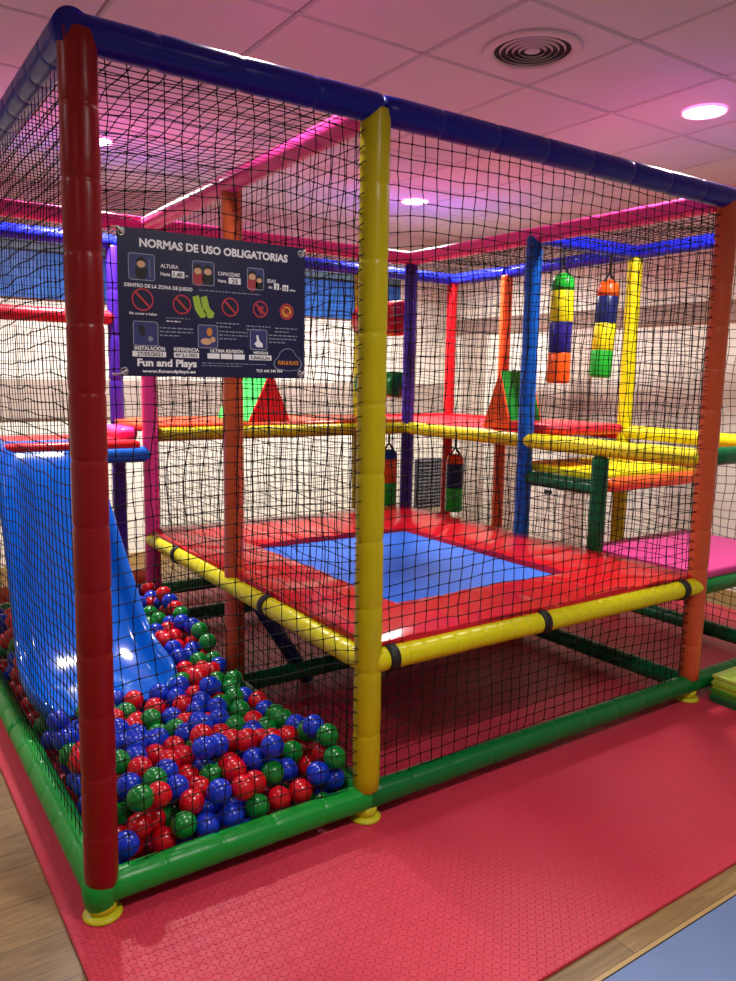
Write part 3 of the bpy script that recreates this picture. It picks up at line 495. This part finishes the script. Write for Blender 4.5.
# ------------------------------------------------------------------ balls
def ball_mesh(name, m):
    bm = bmesh.new(); bmesh.ops.create_uvsphere(bm, u_segments=28, v_segments=18, radius=.042)
    for v in bm.verts:
        if abs(v.co.z) < .0015: v.co *= .992
    me = bpy.data.meshes.new(name); bm.to_mesh(me); bm.free(); me.materials.append(m)
    for p in me.polygons: p.use_smooth = True
    return me
BM = {'r': mat('ball_red', '#c90a1a', .26, spec=.5), 'g': mat('ball_green', '#067a2c', .26), 'b': mat('ball_blue', '#0d33c0', .26)}
BN = {'r': 'red', 'g': 'green', 'b': 'blue'}
for k in 'rgb':
    me = ball_mesh('ball', BM[k]); first = None
    for (x, y, z) in BALLS[k]:
        if first is None:
            first = bpy.data.objects.new('ball', me); o = first
            tag(o, 'glossy %s plastic ball lying in the ball pit' % BN[k], 'ball', '%s balls in the ball pit' % BN[k])
        else: o = first.copy()
        COL.objects.link(o); o.location = (x, y, z); o.rotation_euler = (R_.uniform(0, 3), R_.uniform(0, 3), R_.uniform(0, 3))
mb = MB()
for i, k in enumerate('rgb'):
    for p in DEEP[k]:
        bm = bmesh.new(); bmesh.ops.create_icosphere(bm, subdivisions=3, radius=.0415); bmesh.ops.translate(bm, vec=p, verts=bm.verts); mb.bm(bm, i)
tag(mb.build('ball_pit_filling', [BM[k] for k in 'rgb']), 'deeper layer of red, green and blue balls filling the pit', 'balls', None, 'stuff')

# ------------------------------------------------------------------ foam prisms
def prism(name, label, tri, ext, mf, ms, lf, ls):
    """triangular foam block: two triangular ends of one colour, sloping sides of another"""
    t = thing(name, label, 'foam block', tri[0])
    ext = Vector(ext); A = [Vector(p) for p in tri]; B = [p+ext for p in A]; e = ext.normalized()*.012
    body = MB(); body.add([*A, *B], [(0, 3, 4, 1), (1, 4, 5, 2), (2, 5, 3, 0)], 0, False)
    o = body.build('sloping_sides', ms, t, ls)
    bv = o.modifiers.new('b', 'BEVEL'); bv.width = .006; bv.segments = 2
    c1 = (A[0]+A[1]+A[2])/3
    for S, s in ((A, -1), (B, 1)):
        cc = (S[0]+S[1]+S[2])/3; m2 = MB()
        q = [cc+(p-cc)*.96+e*s for p in S]
        idx = (0, 1, 2)
        m2.add([*S, *q], [(3, 4, 5), (0, 1, 4, 3), (1, 2, 5, 4), (2, 0, 3, 5)], 0, False); m2.build('end_panel', mf, t, lf)
zf = ZD+.047
prism('foam_wedge', 'orange and green triangular foam block on the red deck', [(X2+.05, 1.61, zf+.003), (X2+.05, 1.355, zf+.003), (X2+.05, 1.475, 1.62)], (.27, 0, 0), vinyl('wedge_orange', '#f2501a'), vinyl('wedge_green', '#1d8f2f'), 'orange triangular end', 'green sloping side')
prism('foam_wedge', 'red and green triangular foam block on the orange deck', [(1.63, Y2+.08, zf+.015), (1.93, Y2+.08, zf+.015), (1.79, Y2+.08, 1.60)], (0, .5, 0), vinyl('wedge_red', '#e01822'), vinyl('wedge_light_green', '#3fd45c'), 'red triangular end', 'light green sloping side')

# ------------------------------------------------------------------ rollers
def roller(z, r, segs, label):
    y0, y1 = Y2+.10, Y3-.06
    t = thing('squeeze_roller', label, 'roller', (X2, y0, z)); n = len(segs); st = (y1-y0)/n
    for i, (m, l) in enumerate(segs):
        a, b = y0+i*st, y0+(i+1)*st; mb = MB()
        k0 = .86 if i == 0 else 1; k1 = .86 if i == n-1 else 1
        mb.tube([(XD, a, z), (XD, a+.012, z), (XD, b-.012, z), (XD, b, z)], r, 28, rad=[r*k0, r, r, r*k1]); mb.build('padding', m, t, l)
    mb = MB(); mb.tube([(X2, y0-.09, z), (X2, y0, z)], .016, 14); mb.tube([(X2, y1, z), (X2, y1+.055, z)], .016, 14); mb.build('axle', M_STEEL, t, 'steel axle')
roller(1.985, .125, [(vinyl('roller_red', '#c01424'), 'red padding')]*2, 'dark red padded roller high between purple and yellow posts')
roller(1.51, .095, [(V_GRN, 'green padding'), (V_LIME, 'lime padding'), (V_LIME, 'lime padding'), (V_LIME, 'lime padding'), (V_GRN, 'green padding')], 'lime and green padded roller below the red roller')

# ------------------------------------------------------------------ punch bags
def bag(x, y, z0, z1, r, cols, label, ztop, tilt=0, seed=0):
    t = thing('punch_bag', label, 'punch bag', (x, y, z0))
    n = len(cols); capz = .10 if n == 4 else .07; body = z1-z0-capz*.4; top = z1
    hs = [(z1-capz-z0)/(n-1)]*(n-1); z = z0
    def c(zz): return (x+tilt*(ztop-zz), y, zz)
    for i, (m, l) in enumerate(cols[:-1]):
        h = hs[i]; mb = MB(); P = []; Rr = []
        zz = [0, .02, .5, .98, 1] if i else [0, .03, .08, .5, .98, 1]
        for q in zz: P.append(c(z+q*h)); Rr.append(r*(1.0 if .02 <= q <= .98 and not (i == 0 and q <= .03) else (.97 if not (i == 0 and q == 0) else .72)))
        mb.tube(P, r, 26, rad=Rr); mb.build('section', m, t, l); z += h
    m, l = cols[-1]; mb = MB()
    mb.tube([c(z), c(z+.3*capz), c(z+.7*capz), c(z+capz)], r, 26, rad=[r*.98, r, r*.92, r*.55]); mb.build('top_cap', m, t, l)
    mb = MB(); k = Vector(c(z+capz+.05))
    for a in (0, PI/2, PI, 1.5*PI):
        b = Vector(c(z+capz*.55)); mb.tube([b+Vector((math.cos(a)*r*.92, math.sin(a)*r*.92, -.01)), b+Vector((math.cos(a)*r*.6, math.sin(a)*r*.6, .04)), k], .006, 8)
    mb.tube([k, c(ztop)], .009, 8); mb.build('hanging_strap', M_STRAP, t, 'black webbing strap')
S_ = lambda n: {'g': (vinyl('bag_green', '#1fa82d'), 'green section'), 'y': (V_MYEL, 'yellow section'), 'p': (vinyl('bag_violet', '#2a1c78'), 'violet section'), 'o': (vinyl('bag_orange', '#f25a12'), 'orange section'), 'n': (V_NAVY, 'navy section'), 'b': (V_SKY, 'blue cap')}[n]
bag(3.11, Y1, 1.545, 2.195, .069, [S_('o'), S_('p'), S_('y'), S_('g')], 'striped punch bag with green top and orange bottom, beside the sky blue post', 2.35, 0)
bag(3.54, Y1, 1.585, 2.19, .069, [S_('g'), S_('y'), S_('n'), S_('o')], 'striped punch bag with orange top and green bottom, beside the yellow rear post', 2.35, -.06)
bag(2.90, 2.62, .59, 1.02, .066, [S_('g'), S_('o'), S_('b')], 'punch bag with blue top and green bottom under the deck, left of the purple post', 1.225)
bag(3.27, 2.28, .565, 1.0, .066, [S_('g'), S_('n'), S_('o')], 'punch bag with orange top, navy middle and green bottom under the deck', 1.225)

# ------------------------------------------------------------------ trays
tz = 0
TC = [('#14603a', 'dark green plastic tray, bottom of the stack by the orange post'), ('#3f8a2c', 'mid green plastic tray in the stack, just above the dark green one'), ('#9dbf33', 'lime plastic tray in the stack, second from the top'), ('#b6d454', 'pale lime plastic tray on top of the stack by the orange post')]
for i, (c, l) in enumerate(TC):
    xa, xb, ya, yb = 2.945+.004*i, 3.5, -.55, -.075; hh = .033
    mb = MB(); z = .001+i*.034; w = .022
    o4 = [(xa, ya), (xb, ya), (xb, yb), (xa, yb)]; i4 = [(xa+w, ya+w), (xb-w, ya+w), (xb-w, yb-w), (xa+w, yb-w)]; j4 = [(xa+w+.02, ya+w+.02), (xb-w-.02, ya+w+.02), (xb-w-.02, yb-w-.02), (xa+w+.02, yb-w-.02)]
    g = .006
    b4 = [(xa+g, ya+g), (xb-g, ya+g), (xb-g, yb-g), (xa+g, yb-g)]
    L = [[(p[0], p[1], z) for p in b4], [(p[0], p[1], z+hh*.55) for p in b4], [(p[0], p[1], z+hh*.62) for p in o4], [(p[0], p[1], z+hh) for p in o4], [(p[0], p[1], z+hh) for p in i4], [(p[0], p[1], z+.008) for p in j4]]
    vs = [p for r in L for p in r]; fs = [(0, 3, 2, 1), (20, 21, 22, 23)]
    for a in range(5):
        for k in range(4): fs.append((a*4+k, a*4+(k+1) % 4, a*4+4+(k+1) % 4, a*4+4+k))
    mb.add(vs, fs, 0, False)
    tag(mb.build('plastic_tray', mat('tray_%s' % c[1:], c, .4)), l, 'tray', 'stacked plastic trays by the orange post')

# ------------------------------------------------------------------ the rules banner
def sign():
    SX0, SX1, SZ0, SZ1, Y = .084, .638, 1.558, 1.939, -.056
    W, Hh = SX1-SX0, SZ1-SZ0
    T = thing('rules_sign', 'navy rules banner with white Spanish text tied to the front net', 'sign', (SX0, Y, SZ0))
    mb = MB(); N = 24; K = 10; vs = []; fs = []
    def yy(x, z): return Y+.0025*math.sin(x*7+1)*math.sin(z*6)
    yy = lambda x, z: Y
    mb.box((SX0, Y, SZ0), (SX1, Y+.0015, SZ1)); mb.build('banner_sheet', mat('navy_banner', '#0f1142', .35), T)
    # a slightly paler wash over the icon rows
    mw = mat('white_print', '#f4f5fa', .6); mr = mat('red_print', '#c0303c', .6); ml = mat('lime_print', '#9fc23a', .6); ms = mat('skin_print', '#d8a982', .6); mk = mat('black_print', '#10101a', .6)
    mo = mat('orange_print', '#d98a2b', .6); mpl = mat('pale_navy_print', '#2b3170', .5); mg = mat('grey_print', '#8d93a8', .6); mred2 = mat('shirt_print', '#a62f3c', .6)
    MS = [mw, mr, ml, ms, mk, mo, mpl, mg, mred2]
    # picture coordinates: u 0..1 across, v 0..1 down
    def X(u): return SX0+u*W
    def Z(v): return SZ1-v*Hh
    lay = [0]
    def poly(mb, pts, mi, d=.0006): mb.add([(X(u), Y-d, Z(v)) for u, v in pts], [tuple(range(len(pts)))], mi, False)
    def rect(mb, u0, v0, u1, v1, mi, d=.0006): poly(mb, [(u0, v1), (u1, v1), (u1, v0), (u0, v0)], mi, d)
    asp = W/Hh
    def disc(mb, u, v, ru, mi, d=.0008, n=20, sv=1): poly(mb, [(u+ru*math.cos(2*PI*k/n), v-ru*asp*sv*math.sin(2*PI*k/n)) for k in range(n)], mi, d)
    def ring(mb, u, v, ru, w, mi, d=.001, n=32, flat=None):
        a = [(u+ru*math.cos(2*PI*k/n), v-ru*asp*math.sin(2*PI*k/n)) for k in range(n)]; b = [(u+(ru-w)*math.cos(2*PI*k/n), v-(ru-w)*asp*math.sin(2*PI*k/n)) for k in range(n)]
        mb.add([(X(p), Y-d, Z(q)) for p, q in a+b], [(k, (k+1) % n, n+(k+1) % n, n+k) for k in range(n)], mi, False)
    def rbox(mb, u0, v0, u1, v1, w, mi, d=.001):
        r = .012; pts = []
        for cx, cy, a0 in ((u1-r, v0+r*asp, 0), (u0+r, v0+r*asp, 90), (u0+r, v1-r*asp, 180), (u1-r, v1-r*asp, 270)):
            for k in range(5): a = math.radians(a0+k*22.5); pts.append((cx, cy, math.cos(a), math.sin(a)))
        n = len(pts); A = [(p[0]+r*p[2], p[1]-r*asp*p[3]) for p in pts]; B = [(p[0]+(r-w)*p[2], p[1]-(r-w)*asp*p[3]) for p in pts]
        mb.add([(X(p), Y-d, Z(q)) for p, q in A+B], [(k, (k+1) % n, n+(k+1) % n, n+k) for k in range(n)], mi, False)
    def bars(mb, u0, v, L, n, h=.0085, gap=.026, mi=7):
        rr = random.Random(int(u0*999+v*77))
        for i in range(n):
            u = u0; e = u0+L*(1 if i < n-1 else .6)
            while u < e:
                w = rr.uniform(.008, .026); rect(mb, u, v+i*gap, min(u+w, e), v+i*gap+h, mi); u += w+.006
    class PP:
        def add(s, vs, fs, mi, sm): s.c.add(vs, fs, mi, sm)
        def new(s): s.c = MB(); s.l.append(s.c); return s
    P = PP(); P.l = []; P.new()
    def part(nm, lab=None):
        c = P.l[-1]
        if c.v: c.build(nm, MS, T, lab)
        P.new()
    def kid(u, v, s, shirt):
        disc(P, u, v+.062*s, .030*s, shirt, .0006, 14, 1.3); disc(P, u, v, .024*s, 4, .0007, sv=1.1); disc(P, u, v+.012*s, .020*s, 3, .0009, sv=.8)
    def frame_(u0, u1, v0, v1): rect(P, u0+.004, v0+.006, u1-.004, v1-.006, 6, .0004); rbox(P, u0, v0, u1, v1, .004, 7)
    # first row: children against a height mark, in a pair, in two sizes
    frame_(.05, .178, .165, .345); kid(.112, .225, 1, 4); rect(P, .152, .195, .155, .32, 7); part('pictogram')
    frame_(.365, .482, .175, .345); kid(.395, .235, 1, 8); kid(.447, .235, 1, 4); part('pictogram')
    frame_(.66, .757, .185, .345); kid(.69, .24, 1, 8); kid(.73, .265, .75, 4); part('pictogram')
    for (u0, u1, v) in ((.262, .325, .262), (.558, .625, .272), (.815, .845, .285), (.865, .900, .290)): rect(P, u0, v, u1, v+.045, 0, .0007); part('value_field')
    # prohibition signs
    k_ = 0
    for (u, v, r) in ((.115, .475, .053), (.31, .49, .047), (.565, .485, .047), (.735, .485, .043), (.89, .49, .042)):
        ring(P, u, v, r, .007, 1, .0014)
        c = r*.70; w = .0035; poly(P, [(u-c+w, v-c*asp-w*asp), (u-c-w, v-c*asp+w*asp), (u+c-w, v+c*asp+w*asp), (u+c+w, v+c*asp-w*asp)], 1, .0016)
        if k_ == 0: rect(P, .095, .455, .135, .50, 4)
        if k_ == 1: disc(P, .31, .49, .025, 4)
        if k_ == 2: disc(P, .565, .49, .022, 4)
        if k_ == 3: poly(P, [(.715, .475), (.73, .51), (.74, .53), (.752, .48), (.76, .465), (.735, .46)], 8)
        if k_ == 4: disc(P, .89, .49, .030, 5, .0007); disc(P, .89, .485, .014, 4, .0009)
        part('prohibition_symbol', 'red ring with a slash'); k_ += 1
    for du in (0, .042): poly(P, [(.365+du, .43), (.398+du, .415), (.412+du, .50), (.438+du, .535), (.430+du, .57), (.405+du, .575), (.378+du, .52)], 2)
    part('pictogram', 'two lime green socks')
    frame_(.065, .188, .62, .79); poly(P, [(.09, .645), (.12, .655), (.128, .70), (.115, .725), (.095, .71)], 4); disc(P, .15, .74, .012, 7); part('pictogram')
    frame_(.39, .497, .622, .79); disc(P, .452, .672, .015, 5, sv=1.4); disc(P, .435, .742, .03, 3, sv=.55); disc(P, .47, .727, .014, 3); part('pictogram')
    frame_(.675, .775, .635, .79); poly(P, [(.715, .768), (.70, .743), (.716, .722), (.712, .682), (.722, .677), (.73, .717), (.748, .742), (.75, .768)], 0); part('pictogram')
    for (u0, u1, v) in ((.06, .225, .826), (.265, .395, .826), (.44, .505, .826), (.512, .575, .826), (.582, .645, .827), (.67, .80, .828)): rect(P, u0, v, u1, v+.038, 0, .0007); part('value_field')
    # caption lines too small to read
    for a in ((.40, .375, .56, 1, .007), (.195, .655, .17, 3), (.505, .66, .16, 3), (.785, .67, .17, 3), (.23, .585, .20, 1, .006), (.49, .60, .13, 2), (.655, .61, .14, 2), (.82, .615, .14, 2), (.41, .895, .36, 2, .006, .018)):
        bars(P, *a); part('caption_lines')
    bars(P, .23, .607, .12, 1, .008, mi=0); part('caption_lines')
    # cloud outline of the company mark
    cl = [(.83, .93), (.812, .90), (.815, .865), (.838, .84), (.85, .80), (.875, .775), (.905, .765), (.935, .785), (.948, .82), (.972, .845), (.985, .88), (.98, .915), (.965, .935), (.9, .945)]
    n = len(cl); cc = (.9, .86); B = [(cc[0]+(u-cc[0])*.94, cc[1]+(v-cc[1])*.94) for u, v in cl]
    P.add([(X(p), Y-.001, Z(q)) for p, q in cl+B], [(k, n+k, n+(k+1) % n, (k+1) % n) for k in range(n)], 7, False)
    part('cloud_emblem', 'grey cloud outline')
    # lettering
    def text(s, u, v, h, mi=0, w=None, bold=.02, it=0):
        cu = bpy.data.curves.new('lettering', 'FONT'); cu.body = s; cu.size = 1; cu.offset = bold; cu.resolution_u = 3; cu.shear = it
        o = bpy.data.objects.new('lettering', cu); COL.objects.link(o)
        bpy.context.view_layer.update(); dg = bpy.context.evaluated_depsgraph_get(); me = bpy.data.meshes.new_from_object(o.evaluated_get(dg))
        xs = [q.co.x for q in me.vertices]
        if xs:
            LT = MB(); sc = h*Hh/.72; wx = (max(xs)-min(xs)); sx = (w*W/wx) if w else sc; m0 = min(xs)
            LT.add([(X(u)+(q.co.x-m0)*sx, Y-.0016, Z(v)+q.co.y*sc) for q in me.vertices], [tuple(p.vertices) for p in me.polygons], mi, False); LT.build('lettering', MS, T)
        bpy.data.objects.remove(o); bpy.data.curves.remove(cu); bpy.data.meshes.remove(me)
    text('NORMAS DE USO OBLIGATORIAS', .105, .118, .054, w=.79, bold=.04)
    text('ALTURA', .205, .247, .026, w=.09); text('Hasta', .205, .30, .024, w=.048); text('1,40', .27, .300, .030, 4, w=.046); text('m', .332, .297, .018)
    text('CAPACIDAD', .50, .262, .026, w=.12); text('Hasta', .50, .312, .024, w=.045); text('25', .575, .311, .030, 4, w=.034)
    text('EDAD', .775, .283, .026, w=.05); text('de', .782, .325, .020, w=.022); text('3', .824, .325, .030, 4); text('a', .85, .325, .016); text('10', .871, .330, .028, 4); text('años', .908, .333, .018, w=.034)
    text('DENTRO DE LA ZONA DE JUEGO', .03, .392, .024, w=.335, bold=.03)
    text('No comer o beber', .05, .578, .018, w=.135)
    text('INSTALACIÓN', .07, .818, .026, w=.15, bold=.03); text('REFERENCIA', .265, .818, .026, w=.13, bold=.03); text('ULTIMA REVISIÓN', .455, .818, .024, w=.18, bold=.03); text('MEDIDAS', .695, .820, .020, w=.085, bold=.03)
    text('27/05/2021', .082, .857, .026, 4, w=.125); text('Nº 2.1-7052', .275, .857, .024, 4, w=.11); text('5,5x5x2,5m', .68, .859, .024, 4, w=.11)
    text('Fun and Plays', .082, .928, .050, w=.30, bold=.04)
    text('www.funandplays.es', .105, .973, .022, w=.27, bold=.03)
    text('TLF: 645 345 954', .71, .955, .020, w=.155, bold=.03)
    text('FUN & PLAYS', .838, .895, .030, 5, w=.125, bold=.04)
    for (u, v, a) in ((.02, .035, 2.4), (.975, .045, .8), (.02, .965, 3.7), (.975, .965, .6)):
        x, z = X(u), Z(v); mb = MB()
        n = 18; rg = [(x+.0085*math.cos(2*PI*k/n), Y-.001, z+.0085*math.sin(2*PI*k/n)) for k in range(n+1)]; mb.tube(rg, .0022, 8, cap=False)
        o = mb.build('eyelet', M_STEEL, T, 'metal eyelet')
        mb = MB(); e = Vector((math.cos(a), 0, math.sin(a)))
        c = Vector((x, Y-.001, z)); mb.tube([c-e*.004+Vector((0, .008, 0)), c-e*.003-Vector((0, .007, 0)), c+e*.014-Vector((0, .008, 0)), c+e*.02+Vector((0, .03, 0)), c+e*.016+Vector((0, .058, 0))], .0028, 8); mb.build('cable_tie', M_WHITE, T, 'white cable tie')
sign()

# ------------------------------------------------------------------ light and look
w = bpy.data.worlds.new('world'); SC.world = w; w.use_nodes = True
w.node_tree.nodes['Background'].inputs[0].default_value = (.9, .75, .85, 1); w.node_tree.nodes['Background'].inputs[1].default_value = .01
vs_ = SC.view_settings; vs_.view_transform = 'Standard'; vs_.look = 'None'; vs_.gamma = 1; vs_.use_curve_mapping = False; vs_.exposure = 0.0
SC.cycles.use_denoising = True; SC.cycles.max_bounces = 8; SC.cycles.diffuse_bounces = 4
SC.cycles.sample_clamp_indirect = 6
